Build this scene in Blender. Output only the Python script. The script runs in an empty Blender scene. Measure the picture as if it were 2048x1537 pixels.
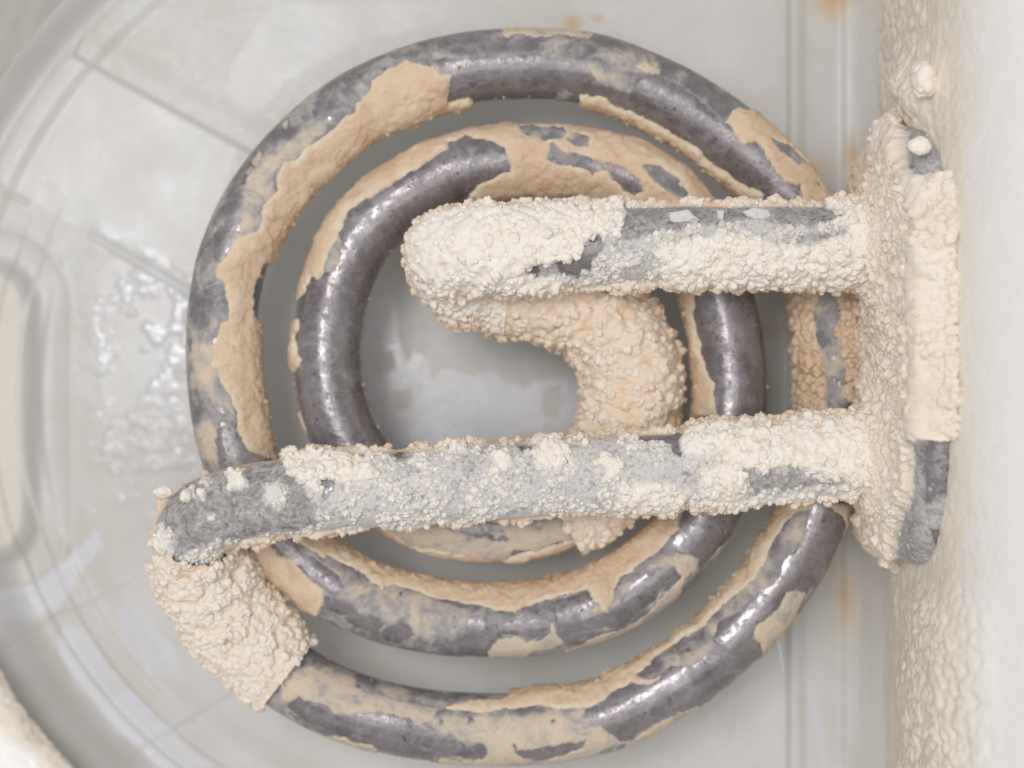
import bpy, math, random
import numpy as np

# ------------------------------------------------------------------ camera, light, exposure
S = 5e-5            # one working unit is 0.05 mm; the frame is about 10 cm wide at the focus
D = 3200.0          # camera height above the focused height (working units)
sc = bpy.context.scene
cam_d = bpy.data.cameras.new("camera"); cam = bpy.data.objects.new("camera", cam_d)
sc.collection.objects.link(cam); sc.camera = cam
cam.location = (0, 0, D*S)
cam_d.sensor_width = 36.0; cam_d.lens = 36.0*D/2048.0
cam_d.clip_start = 0.001; cam_d.clip_end = 10
cam_d.dof.use_dof = True; cam_d.dof.focus_distance = (D-20)*S; cam_d.dof.aperture_fstop = 17.0

w = bpy.data.worlds.new("World"); sc.world = w; w.use_nodes = True
bg = w.node_tree.nodes["Background"]
bg.inputs[0].default_value = (0.97, 0.97, 1.0, 1); bg.inputs[1].default_value = 0.53

def area(name, loc, target, size, power, col):
    l = bpy.data.lights.new(name, 'AREA'); l.shape = 'DISK'; l.size = size; l.energy = power; l.color = col
    o = bpy.data.objects.new(name, l); sc.collection.objects.link(o)
    o.location = loc
    from mathutils import Vector
    d = Vector(target)-Vector(loc)
    o.rotation_euler = d.to_track_quat('-Z', 'Y').to_euler()
    return o
area("window_light", (-0.10, 0.07, 0.38), (0, 0, 0), 0.15, 0.70, (1.0, 0.98, 0.97))
area("room_light", (0.0, -0.05, 0.42), (0, 0, 0), 0.28, 0.33, (1.0, 0.975, 0.965))
sc.view_settings.view_transform = 'Standard'; sc.view_settings.look = 'None'
sc.view_settings.exposure = -0.09; sc.view_settings.gamma = 1.0
sc.cycles.max_bounces = 8; sc.cycles.diffuse_bounces = 5

# ------------------------------------------------------------------ numeric helpers
rng = np.random.default_rng(7)
random.seed(7)
def sstep(a, b, x):
    t = np.clip((x-a)/(b-a), 0, 1); return t*t*(3-2*t)
def hash3(ix, iy, iz, seed=0):
    h = (ix.astype(np.int64)*73856093) ^ (iy.astype(np.int64)*19349663) ^ (iz.astype(np.int64)*83492791) ^ (seed*2654435761)
    h = (h ^ (h >> 13))*1274126177 & 0x7fffffff
    h = (h ^ (h >> 11))*668265263 & 0x7fffffff
    return (h & 0xffffff)/float(0xffffff)
def vnoise(P, s, seed=0):
    Q = P/s; I = np.floor(Q).astype(np.int64); F = Q-I; F = F*F*(3-2*F)
    r = 0
    for dx in (0, 1):
        for dy in (0, 1):
            for dz in (0, 1):
                wgt = (F[:, 0] if dx else 1-F[:, 0])*(F[:, 1] if dy else 1-F[:, 1])*(F[:, 2] if dz else 1-F[:, 2])
                r = r+wgt*hash3(I[:, 0]+dx, I[:, 1]+dy, I[:, 2]+dz, seed)
    return r*2-1
def fbm(P, s, o=3, seed=0):
    r = 0; a = 1.0; n = 0
    for k in range(o):
        r = r+a*vnoise(P+k*17.3, s/2**k, seed+k); n += a; a *= .5
    return r/n
def worley(P, s, seed=0):
    """distance to nearest jittered point in units of s, and an id value of that point"""
    Q = P/s; I = np.floor(Q).astype(np.int64); best = np.full(len(P), 9.0); idv = np.zeros(len(P))
    for dx in (-1, 0, 1):
        for dy in (-1, 0, 1):
            for dz in (-1, 0, 1):
                cx, cy, cz = I[:, 0]+dx, I[:, 1]+dy, I[:, 2]+dz
                a = hash3(cx, cy, cz, seed+1); b = hash3(cx, cy, cz, seed+2); c = hash3(cx, cy, cz, seed+3)
                d = (cx+a-Q[:, 0])**2+(cy+b-Q[:, 1])**2+(cz+c-Q[:, 2])**2
                m = d < best; best = np.where(m, d, best); idv = np.where(m, a*.5+b*.5, idv)
    return np.sqrt(best), idv
def bumps(P, s, seed=0):
    d, i = worley(P, s, seed)
    return np.sqrt(np.clip(1-(d/.85)**2, 0, 1))*(.55+.45*i), i
def polysd(px, py, poly, reach=60.0):
    """signed distance (positive inside), -reach outside the padded box"""
    poly = np.asarray(poly, float); out = np.full(px.shape, -reach)
    m = (px > poly[:, 0].min()-reach) & (px < poly[:, 0].max()+reach) & (py > poly[:, 1].min()-reach) & (py < poly[:, 1].max()+reach)
    if not m.any(): return out
    x = px[m]; y = py[m]; d = np.full(x.shape, 1e9); ins = np.zeros(x.shape, bool)
    n = len(poly)
    for i in range(n):
        ax, ay = poly[i]; bx, by = poly[(i+1) % n]
        ex, ey = bx-ax, by-ay
        t = np.clip(((x-ax)*ex+(y-ay)*ey)/(ex*ex+ey*ey+1e-9), 0, 1)
        d = np.minimum(d, (x-ax-t*ex)**2+(y-ay-t*ey)**2)
        c = ((ay > y) != (by > y))
        with np.errstate(divide='ignore', invalid='ignore'):
            xi = (bx-ax)*(y-ay)/(by-ay if by != ay else 1e-9)+ax
        ins ^= c & (x < xi)
    d = np.sqrt(d); out[m] = np.clip(np.where(ins, d, -d), -reach, 1e9)
    return out
def plan(P):
    """plan position of world points as seen from above the kettle (units of the photograph)"""
    k = D/(D-P[:, 2])
    return 1024+P[:, 0]*k, 768.5-P[:, 1]*k
def at(x, y, z):
    k = (D-z)/D
    return np.array([(x-1024)*k, -(y-768.5)*k, z])

# ------------------------------------------------------------------ object helpers
col = sc.collection
def link(name, me, mat, parent=None, kind=None, label=None):
    o = bpy.data.objects.new(name, me); col.objects.link(o)
    if mat: me.materials.append(mat)
    if parent: o.parent = parent
    if kind: o["kind"] = kind
    if label: o["label"] = label
    return o
def thing(name, label, cat, loc=(0, 0, 0), group=None):
    o = bpy.data.objects.new(name, None); col.objects.link(o); o.empty_display_size = .005
    o["label"] = label; o["category"] = cat
    if group: o["group"] = group
    return o
def mesh_np(name, V, F, attrs=None, smooth=True):
    """V (n,3) working units, F (m,3|4)"""
    me = bpy.data.meshes.new(name)
    V = np.ascontiguousarray(V*S, dtype=np.float32); F = np.ascontiguousarray(F, dtype=np.int32)
    k = F.shape[1]
    me.vertices.add(len(V)); me.vertices.foreach_set("co", V.ravel())
    me.loops.add(F.size); me.loops.foreach_set("vertex_index", F.ravel())
    me.polygons.add(len(F)); me.polygons.foreach_set("loop_start", np.arange(0, F.size, k, dtype=np.int32))
    me.update(calc_edges=True)
    if smooth: me.polygons.foreach_set("use_smooth", np.ones(len(F), dtype=bool))
    for n, a in (attrs or {}).items():
        at_ = me.attributes.new(n, 'FLOAT', 'POINT'); at_.data.foreach_set("value", np.ascontiguousarray(a, dtype=np.float32))
    me.update()
    return me
def compact(V, F, attrs):
    used = np.zeros(len(V), bool); used[F.ravel()] = True
    m = np.cumsum(used)-1
    return V[used], m[F], {k: a[used] for k, a in attrs.items()}
def grid_faces(nu, nv, wrap=False):
    i = np.arange(nu-1)[:, None]; j = np.arange(nv if wrap else nv-1)[None, :]
    j2 = (j+1) % nv
    return np.stack([i*nv+j, (i+1)*nv+j, (i+1)*nv+j2, i*nv+j2], -1).reshape(-1, 4)
def grid_normals(P, nu, nv, wrap):
    G = P.reshape(nu, nv, 3)
    du = np.gradient(G, axis=0)
    dv = (np.roll(G, -1, 1)-np.roll(G, 1, 1)) if wrap else np.gradient(G, axis=1)
    n = np.cross(du, dv); n /= np.linalg.norm(n, axis=2, keepdims=True)+1e-12
    return n.reshape(-1, 3)

# lumpy little nodules
def ico(sub):
    t = (1+5**.5)/2
    v = [(-1, t, 0), (1, t, 0), (-1, -t, 0), (1, -t, 0), (0, -1, t), (0, 1, t), (0, -1, -t), (0, 1, -t), (t, 0, -1), (t, 0, 1), (-t, 0, -1), (-t, 0, 1)]
    f = [(0, 11, 5), (0, 5, 1), (0, 1, 7), (0, 7, 10), (0, 10, 11), (1, 5, 9), (5, 11, 4), (11, 10, 2), (10, 7, 6), (7, 1, 8), (3, 9, 4), (3, 4, 2), (3, 2, 6), (3, 6, 8), (3, 8, 9), (4, 9, 5), (2, 4, 11), (6, 2, 10), (8, 6, 7), (9, 8, 1)]
    v = [np.array(p)/np.linalg.norm(p) for p in v]
    for _ in range(sub):
        c = {}; nf = []
        def mid(a, b):
            k = (min(a, b), max(a, b))
            if k not in c:
                p = v[a]+v[b]; v.append(p/np.linalg.norm(p)); c[k] = len(v)-1
            return c[k]
        for a, b, d in f:
            x, y, z = mid(a, b), mid(b, d), mid(d, a)
            nf += [(a, x, z), (b, y, x), (d, z, y), (x, y, z)]
        f = nf
    return np.array(v), np.array(f)
PROTO = {}
for sub in (1, 2):
    v0, f0 = ico(sub); L = []
    for k in range(12):
        b, _ = bumps(v0+k*5.1, .80, k*7); b2, _ = bumps(v0+k*2.1, .42, k*7+3)
        st = np.array([1, .65+.05*k, .6+.06*((k*5) % 12)])
        L.append(v0*st*(.48+.50*b+.30*b2+.22*vnoise(v0+k*3.3, .45, k))[:, None])
    PROTO[sub] = (L, f0)
def nodules(C, N, R, sub, extra=None):
    """C centres, N outward normals, R radii -> V, F, ids"""
    L, f0 = PROTO[sub]; nv = len(L[0]); n = len(C)
    V = np.empty((n, nv, 3)); q = rng.integers(0, len(L), n)
    A = rng.normal(size=(n, 3)); A /= np.linalg.norm(A, axis=1, keepdims=True)
    B = np.cross(A, rng.normal(size=(n, 3))); B /= np.linalg.norm(B, axis=1, keepdims=True)
    Cc = np.cross(A, B)
    for k in range(len(L)):
        m = q == k
        if not m.any(): continue
        lv = L[k][None]
        V[m] = (lv[..., 0:1]*A[m][:, None]+lv[..., 1:2]*B[m][:, None]+lv[..., 2:3]*Cc[m][:, None])
    V = V*R[:, None, None]+C[:, None]
    F = (f0[None]+(np.arange(n)*nv)[:, None, None]).reshape(-1, 3)
    return V.reshape(-1, 3), F, np.repeat(np.arange(n), nv)

# ------------------------------------------------------------------ materials
def mat_new(name):
    m = bpy.data.materials.new(name); m.use_nodes = True
    nt = m.node_tree; b = nt.nodes["Principled BSDF"]
    return m, nt, b
class NB:
    def __init__(s, nt): s.nt = nt; s.tc = s.n('ShaderNodeTexCoord')
    def n(s, t): return s.nt.nodes.new(t)
    def l(s, a, b): s.nt.links.new(a, b)
    def attr(s, name): a = s.n('ShaderNodeAttribute'); a.attribute_name = name; return a.outputs['Fac']
    def vec(s, scl=(1, 1, 1)):
        m = s.n('ShaderNodeMapping'); m.inputs['Scale'].default_value = scl; s.l(s.tc.outputs['Object'], m.inputs['Vector']); return m.outputs[0]
    def noise(s, size, detail=3, rough=.55, scl=(1, 1, 1), dist=0):
        n = s.n('ShaderNodeTexNoise'); n.inputs['Scale'].default_value = 1/(size*S); n.inputs['Detail'].default_value = detail
        n.inputs['Roughness'].default_value = rough; n.inputs['Distortion'].default_value = dist
        s.l(s.vec(scl), n.inputs['Vector']); return n.outputs['Fac']
    def voro(s, size, feat='F1', rnd=1):
        n = s.n('ShaderNodeTexVoronoi'); n.feature = feat; n.inputs['Scale'].default_value = 1/(size*S); n.inputs['Randomness'].default_value = rnd
        s.l(s.vec(), n.inputs['Vector']); return n.outputs['Distance']
    def ramp(s, f, stops, interp='LINEAR'):
        r = s.n('ShaderNodeValToRGB'); r.color_ramp.interpolation = interp
        e = r.color_ramp.elements
        while len(e) < len(stops): e.new(.5)
        for q, (p, c) in zip(e, stops):
            q.position = p; q.color = (c, c, c, 1) if isinstance(c, (int, float)) else (*c, 1)
        s.l(f, r.inputs[0]); return r.outputs[0]
    def math(s, op, a, b=None, clamp=False):
        m = s.n('ShaderNodeMath'); m.operation = op; m.use_clamp = clamp
        for i, q in enumerate((a, b)):
            if q is None: continue
            if isinstance(q, (int, float)): m.inputs[i].default_value = q
            else: s.l(q, m.inputs[i])
        return m.outputs[0]
    def mix(s, f, a, b, mode='MIX'):
        m = s.n('ShaderNodeMix'); m.data_type = 'RGBA'; m.blend_type = mode
        if isinstance(f, (int, float)): m.inputs[0].default_value = f
        else: s.l(f, m.inputs[0])
        for i, q in ((6, a), (7, b)):
            if isinstance(q, tuple): m.inputs[i].default_value = (*q, 1)
            else: s.l(q, m.inputs[i])
        return m.outputs[2]
    def bump(s, h, dist, b, strength=1.0, prev=None):
        m = s.n('ShaderNodeBump'); m.inputs['Distance'].default_value = dist*S; m.inputs['Strength'].default_value = strength
        s.l(h, m.inputs['Height'])
        if prev is not None: s.l(prev, m.inputs['Normal'])
        if b is not None: s.l(m.outputs[0], b.inputs['Normal'])
        return m.outputs[0]

# bare steel of the element: purple grey, pitted, hazed
def steel_mat():
    m, nt, b = mat_new("bare_steel"); n = NB(nt)
    cv = n.n('ShaderNodeCombineXYZ'); n.l(n.attr("along"), cv.inputs[0]); n.l(n.attr("ca"), cv.inputs[1]); n.l(n.attr("sa"), cv.inputs[2])
    st = n.n('ShaderNodeTexNoise'); st.inputs['Scale'].default_value = 1; st.inputs['Detail'].default_value = 4; n.l(cv.outputs[0], st.inputs['Vector'])
    streak = st.outputs['Fac']
    big = n.noise(80, 4, .6); haze = n.noise(42, 5, .62, dist=1.2); edge = n.noise(60, 5, .6, dist=.8)
    base = n.mix(n.ramp(big, [(.35, 0.0), (.65, 1.0)]), (.165, .145, .152), (.255, .235, .247))
    base = n.mix(n.ramp(streak, [(.42, 0.0), (.65, .5)]), base, (.29, .27, .28))
    base = n.mix(n.ramp(haze, [(.55, 0.0), (.58, .30), (.68, .6)]), base, (.375, .36, .405))
    base = n.mix(n.ramp(edge, [(.50, 0.0), (.505, .5), (.53, .12), (.6, .22)]), base, (.36, .33, .31))
    pit = n.noise(8, 2, .5); area_ = n.noise(70, 2, .5)
    pm = n.math('MULTIPLY', n.ramp(pit, [(.66, 0.0), (.69, 1.0)]), n.ramp(area_, [(.48, 0.0), (.58, 1.0)]))
    base = n.mix(n.math('MULTIPLY', pm, .85), base, (.07, .032, .018))
    n.l(base, b.inputs['Base Color'])
    b.inputs['Metallic'].default_value = .38
    n.l(n.ramp(n.noise(20, 4, .65), [(.42, .19), (.50, .27), (.56, .44), (.7, .56)]), b.inputs['Roughness'])
    b.inputs['Specular IOR Level'].default_value = .6
    h = n.bump(n.noise(16, 3, .55), 1.3, None, .5)
    h = n.bump(streak, 2.0, None, .5, prev=h)
    h = n.bump(edge, 3.0, None, .4, prev=h)
    n.bump(pm, -2.0, b, .8, prev=h)
    return m
# thin mineral film: grey where thin, beige where thick (attribute milk)
def film_mat():
    m, nt, b = mat_new("thin_scale_film"); n = NB(nt)
    milk = n.attr("milk")
    a = n.noise(72, 5, .55, dist=.7); f = n.noise(11, 4, .6); a2 = n.noise(30, 4, .5, dist=.6)
    t = n.math('ADD', n.math('MULTIPLY', n.ramp(a, [(.36, -.0), (.44, .25), (.465, .5), (.53, .6), (.545, .9), (.66, 1.0)]), .46), milk)
    t = n.math('ADD', n.math('SUBTRACT', t, .20), n.math('MULTIPLY', n.math('SUBTRACT', a2, .5), .8))
    t = n.math('ADD', t, n.math('MULTIPLY', n.math('SUBTRACT', f, .5), .45))
    c = n.ramp(t, [(.0, (.17, .155, .165)), (.26, (.245, .23, .235)), (.48, (.38, .355, .34)), (.7, (.55, .48, .40)), (1.0, (.66, .54, .41))])
    sp = n.noise(8, 2, .5); c = n.mix(n.ramp(sp, [(.70, 0.0), (.74, .7)]), c, (.07, .05, .045))
    n.l(c, b.inputs['Base Color'])
    n.l(n.ramp(t, [(.1, .32), (.6, .8)]), b.inputs['Roughness'])
    b.inputs['Metallic'].default_value = .05
    stp = n.ramp(a, [(.36, .0), (.44, .25), (.47, .5), (.53, .6), (.545, .95), (.66, 1.0)])
    h = n.bump(stp, 3.0, None, .8)
    h = n.bump(a2, 2.5, None, .6, prev=h)
    n.bump(f, 1.5, b, .7, prev=h)
    return m
def tan_mat():
    m, nt, b = mat_new("tan_limescale"); n = NB(nt)
    e = n.attr("rim"); a = n.noise(60, 4, .55); g = n.noise(5.5, 3, .7); s_ = n.noise(30, 4, .6, scl=(1, 1, 1))
    c = n.mix(n.ramp(a, [(.35, 0.0), (.65, 1.0)]), (.65, .465, .31), (.76, .585, .42))
    c = n.mix(n.ramp(g, [(.35, .0), (.75, .45)]), c, (.83, .65, .46))
    c = n.mix(n.math('MULTIPLY', n.ramp(s_, [(.55, 0.0), (.75, .5)]), 1.0), c, (.60, .47, .34))
    c = n.mix(e, c, (.80, .685, .53))
    n.l(c, b.inputs['Base Color']); b.inputs['Roughness'].default_value = .9
    b.inputs['Specular IOR Level'].default_value = .25
    h = n.bump(g, 2.6, None, 1.0)
    h = n.bump(n.noise(22, 4, .6), 5, None, .5, prev=h)
    n.bump(n.noise(60, 2, .5), 8, b, .4, prev=h)
    return m
# knobbly crust: cream where thick, grey where it is a thin frost on the metal (attribute thick), tan towards the sides and, as painted shade, in the hollows (attribute tan)
def crust_mat(name="knobbly_limescale", ylw=0.0):
    m, nt, b = mat_new(name); n = NB(nt)
    th = n.attr("thick"); tn = n.attr("tan")
    g = n.noise(5, 3, .65); a = n.noise(45, 3, .5)
    t = n.math('ADD', th, n.math('MULTIPLY', n.math('SUBTRACT', g, .5), .55))
    c = n.ramp(t, [(.0, (.22, .21, .215)), (.18, (.36, .355, .355)), (.42, (.66, .64, .61)), (.8, (.88, .825, .75))])
    lo = n.math('SUBTRACT', 1.0, n.math('MULTIPLY', th, 2.6), True)
    c = n.mix(n.math('MULTIPLY', lo, n.ramp(n.noise(38, 5, .6, dist=1.0), [(.44, 0.0), (.56, 1.0)])), c, (.155, .132, .118))
    c = n.mix(n.math('MULTIPLY', n.ramp(a, [(.45, 0.0), (.7, .35)]), th), c, (.86, .75, .61))
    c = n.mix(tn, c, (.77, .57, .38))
    n.l(c, b.inputs['Base Color']); b.inputs['Roughness'].default_value = .75
    b.inputs['Specular IOR Level'].default_value = .3
    b.inputs['Subsurface Weight'].default_value = .15; b.inputs['Subsurface Radius'].default_value = (1, .95, .9); b.inputs['Subsurface Scale'].default_value = 1.5*S
    h = n.bump(n.voro(4.6), -.7, None, .5)
    h = n.bump(g, 1.1, None, .6, prev=h)
    n.bump(n.noise(2.6, 2, .6), .5, b, .6, prev=h)
    return m
def plastic_mat():
    m, nt, b = mat_new("pale_grey_plastic"); n = NB(nt)
    st = n.attr("stain_sheen"); ru = n.attr("rust"); cr = n.attr("crust")
    a = n.noise(230, 3, .5); f = n.noise(24, 5, .6); q = n.noise(8, 2, .6)
    c = n.mix(n.ramp(a, [(.35, 0.0), (.65, 1.0)]), (.56, .55, .515), (.62, .62, .60))
    s2 = n.math('ADD', st, n.math('MULTIPLY', n.math('SUBTRACT', f, .5), .35))
    c = n.mix(n.ramp(s2, [(.25, 0.0), (.70, 1.0)]), c, (.66, .665, .70))  # pale blue tint paints reflections on the plastic, plus chalk splashes
    c = n.mix(n.math('MULTIPLY', ru, n.ramp(f, [(.3, .7), (.6, 1.0)])), c, (.60, .34, .10))
    c = n.mix(n.math('MULTIPLY', cr, n.ramp(q, [(.3, .75), (.6, 1.0)])), c, (.80, .72, .60))
    n.l(c, b.inputs['Base Color'])
    wet = n.ramp(s2, [(.25, 0.0), (.60, 1.0)])
    ro = n.math('SUBTRACT', n.ramp(f, [(.3, .34), (.7, .50)]), n.math('MULTIPLY', wet, .24))
    n.l(n.math('ADD', ro, n.math('MULTIPLY', cr, .5), True), b.inputs['Roughness'])
    b.inputs['Specular IOR Level'].default_value = .5
    h = n.bump(n.noise(40, 3, .55), 2.0, None, .5)
    n.bump(q, 1.0, b, .25, prev=h)
    return m
def white_mat():
    m, nt, b = mat_new("clean_white_plastic"); n = NB(nt)
    cr = n.attr("crust"); q = n.noise(9, 3, .65); a = n.noise(50, 4, .6)
    t = n.math('ADD', cr, n.math('MULTIPLY', n.math('SUBTRACT', a, .5), .5))
    c = n.mix(n.ramp(a, [(.35, 0.0), (.65, 1.0)]), (.80, .72, .60), (.86, .80, .70))
    c = n.mix(n.ramp(q, [(.45, 0.0), (.8, .45)]), c, (.72, .63, .50))
    c = n.mix(n.ramp(t, [(.2, 0.0), (.6, 1.0)]), (.865, .85, .815), c)
    n.l(c, b.inputs['Base Color'])
    n.l(n.ramp(cr, [(.2, .25), (.7, .85)]), b.inputs['Roughness'])
    h = n.bump(q, 1.8, None, .6)
    n.bump(n.noise(30, 4, .6), 5, b, .35, prev=h)
    return m
M_steel, M_film, M_tan, M_crust, M_plastic, M_white = steel_mat(), film_mat(), tan_mat(), crust_mat(), plastic_mat(), white_mat()

# ------------------------------------------------------------------ the kettle: base, pad, walls, ledge
kettle = thing("kettle", "pale grey plastic kettle interior with scaled flat wall, seen from above around the coil", "kettle")
ZF = -600.0
CX, CY = -112.0, -26.0
# plan-view shapes on the base, mostly reflections painted as paler colour, traced as outlines at the base's own depth
PUD_SHEEN = [
 [(742,585),(790,600),(795,660),(815,730),(830,700),(852,722),(862,762),(890,745),(940,750),(985,745),(1010,765),(1050,775),(1070,760),(1130,752),(1168,765),(1165,840),(1100,860),(960,880),(850,900),(780,900),(735,800),(720,690)],
 [(0,250),(60,190),(150,115),(480,295),(430,430),(395,560),(250,505),(170,460),(60,405),(0,380)],
 [(195,540),(250,500),(380,590),(375,700),(330,760),(260,830),(205,840),(190,700)],
 [(0,1175),(70,1165),(140,1120),(190,1060),(215,1090),(150,1170),(110,1215),(60,1240),(0,1230)],
 [(125,1245),(165,1255),(215,1330),(300,1420),(420,1537),(330,1537),(230,1460),(150,1370),(110,1290)],
 [(235,1215),(300,1230),(350,1300),(370,1370),(300,1350),(240,1280)],
 [(560,0),(900,0),(880,50),(700,100),(600,150),(500,240),(440,180),(500,60)],
 [(1620,60),(1700,60),(1715,250),(1690,330),(1625,300)],
 [(1180,0),(1560,0),(1570,200),(1480,190),(1350,120),(1200,60)],
 [(1600,1340),(1640,1400),(1660,1540),(1640,1540),(1620,1430)],
 [(1735,1290),(1752,1380),(1752,1540),(1738,1540),(1738,1400)],
 [(1400,1440),(1560,1320),(1590,1540),(1250,1540)],
 [(930,1365),(965,1350),(985,1372),(960,1385),(925,1382)],[(680,1310),(715,1300),(708,1320)],[(632,1262),(655,1262),(640,1275)],
]
HOLE = [[(745,705),(785,705),(788,735),(765,752),(745,740)],[(790,785),(825,778),(832,805),(810,825),(788,815)],[(1088,770),(1115,765),(1128,800),(1115,835),(1085,830)]]
def base_height(x, y, X, Y):
    """x,y plan outline units; X,Y world"""
    z = np.zeros_like(x); P = np.stack([X, Y, 0*X], -1)
    r = np.hypot(X-CX, Y-CY); ang = np.arctan2(Y-CY, X-CX)
    # outer rim step of the base and the rise to the round wall
    left = sstep(640, 520, X)
    z += left*(10*sstep(1165, 1200, r)-8*sstep(1228, 1275, r)+46*sstep(1240, 1322, r))+150*sstep(1130, 1290, r)*sstep(.62, .82, np.cos(ang-math.radians(222)))
    # moulded rings, lower left
    sec = sstep(.35, .6, np.cos(ang-math.radians(222)))
    z += sec*(9*sstep(1108, 1122, r)-9*sstep(1050, 1062, r)+5*sstep(1000, 1020, r)-5*sstep(940, 990, r))
    # pad on the left with its moat
    q = np.stack([np.abs(X+1290)-50, np.abs(Y+68)-250], -1)
    d = np.hypot(np.maximum(q[:, 0], 0), np.maximum(q[:, 1], 0))+np.minimum(np.maximum(q[:, 0], q[:, 1]), 0)-115*(1+.0*x)
    z += 30*sstep(12, -40, d) - 3*np.exp(-((d-30)/30)**2) - 3*sstep(80, 56, d)*sstep(-20, 0, d)+3*np.exp(-((d-76)/10)**2)
    # moulded lines
    def seg(a, b, wd, h, step=0.0):
        ax, ay = a; bx, by = b; ex, ey = bx-ax, by-ay; L = math.hypot(ex, ey)
        t = ((x-ax)*ex+(y-ay)*ey)/L; n_ = ((x-ax)*ey-(y-ay)*ex)/L
        on = sstep(-4, 4, t)*sstep(L+4, L-4, t)
        return on*(h*np.exp(-(n_/wd)**2)+step*sstep(-wd, wd, n_)*sstep(90, 20, n_))
    z += seg((148, 112), (620, 370), 6, 0, -8)+seg((-60, 345), (56, 407), 5, -4)+seg((178, 468), (430, 615), 8, -7)
    z += seg((-40, 1335), (135, 1222), 5, -4.5)+seg((135, 1222), (260, 1160), 3, 3)+seg((215, 1542), (520, 1360), 5, -4.5)+seg((1560, 640), (1800, 640), 12, 5)
    # raised strip beside the flat wall
    z += 22*sstep(648, 662, X)-10*sstep(672, 700, X)+12*sstep(770, 800, X)
    # chalky splashes, drips
    reg = sstep(-50, 20, polysd(x, y, [(175,470),(380,560),(375,900),(300,1010),(205,960),(190,700)], 80))
    nz = fbm(P, 60, 2, 5); sb, _ = bumps(P+8*fbm(P, 30, 2, 6)[:, None], 30, 15); sb2, _ = bumps(P, 13, 16); spl = .7*sstep(.5, .95, sb*.7+sb2*.25+nz*1.1)*reg
    z += 4*(sb*.8+.3*sb2)*sstep(.45, .9, sb+nz*1.2)*reg+1.2*fbm(P, 120, 2, 9)
    return z, r, d, spl
def lattice(x0, x1, y0, y1, st):
    gx = np.arange(x0, x1+st, st); gy = np.arange(y0, y1+st, st)
    X, Y = np.meshgrid(gx, gy, indexing='ij'); return X.ravel(), Y.ravel(), len(gx), len(gy)
X, Y, nx, ny = lattice(-1330, 880, -1120, 1120, 4.2)
k = D/(D-ZF); x = 1024+X*k; y = 768.5-Y*k
z, r, dpad, spl = base_height(x, y, X, Y)
Pw = np.stack([X, Y, 0*X], -1)
wx = x+9*fbm(Pw, 45, 3, 3); wy = y+9*fbm(Pw, 45, 3, 4)
pu = np.full(len(x), -60.0)
wgt = np.ones(len(x))
for i_, p in enumerate(PUD_SHEEN):
    d_ = polysd(wx, wy, p); wgt = np.where(d_ > pu, .45 if i_ in (1, 2, 6, 7, 8, 11) else 1.0, wgt); pu = np.maximum(pu, d_)
for p in HOLE: pu = np.minimum(pu, -polysd(wx, wy, p))
stain_sheen = wgt*sstep(-9, 9, pu)*(.60+.25*fbm(Pw, 90, 3, 44))+.45*spl+.08  # painted sheen of wet patches and moulded rings, with the chalk splashes
dots, did = worley(Pw, 34, 3)
stain_sheen = np.maximum(stain_sheen, .8*sstep(.30, .2, dots)*(did > .45)*sstep(-80, 0, polysd(x, y, [(230,780),(390,800),(400,1010),(300,1010),(190,1000)], 90)))
rust = np.zeros(len(x))
for cx, cy, sx, sy, v in ((1145, 45, 17, 15, .95), (1195, 40, 10, 8, .6), (1665, 5, 42, 30, .85), (1690, 1200, 30, 60, .55), (1655, 1110, 40, 70, .35), (1570, 660, 60, 14, .35), (1480, 360, 60, 30, .15), (1700, 320, 12, 50, .7), (1620, 330, 60, 18, .35), (100, 375, 12, 10, .25)):
    rust = np.maximum(rust, v*np.exp(-((wx-cx)/sx)**2-((wy-cy)/sy)**2))
cr = sstep(-30, -46, dpad)*.55
cr = np.maximum(cr, .8*sstep(1345, 1400, r))
z = z+cr*3*fbm(Pw, 14, 2, 8)
F = grid_faces(nx, ny); F = F[:, ::-1]
keep = (r[F].min(1) < 1460)
V, F, A = compact(np.stack([X, Y, ZF+z], -1), F[keep], {"stain_sheen": stain_sheen, "rust": rust, "crust": cr})
link("base", mesh_np("base", V, F, A), M_plastic, kettle)

# round wall, a little clear of the frame except near the base
ang0, ang1 = math.radians(40), math.radians(326)
nu, nv = 420, 60
U, T = np.meshgrid(np.linspace(ang0, ang1, nu), np.linspace(0, 1, nv), indexing='ij'); U = U.ravel(); T = T.ravel()
R = 1322+92*T**1.1+16*(1-T)**8*-1; Z = ZF-6+680*T
P = np.stack([CX+R*np.cos(U), CY+R*np.sin(U), Z], -1)
N = np.stack([-np.cos(U), -np.sin(U), 0*U], -1)
b1, _ = bumps(P, 22, 30)
crw = sstep(1.2, .8, T)
P = P+N*(crw*(6*b1+6*fbm(P, 60, 2, 2)))[:, None]
link("round_wall", mesh_np("round_wall", P, grid_faces(nu, nv), {"crust": crw*.3}), M_white, kettle)

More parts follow.
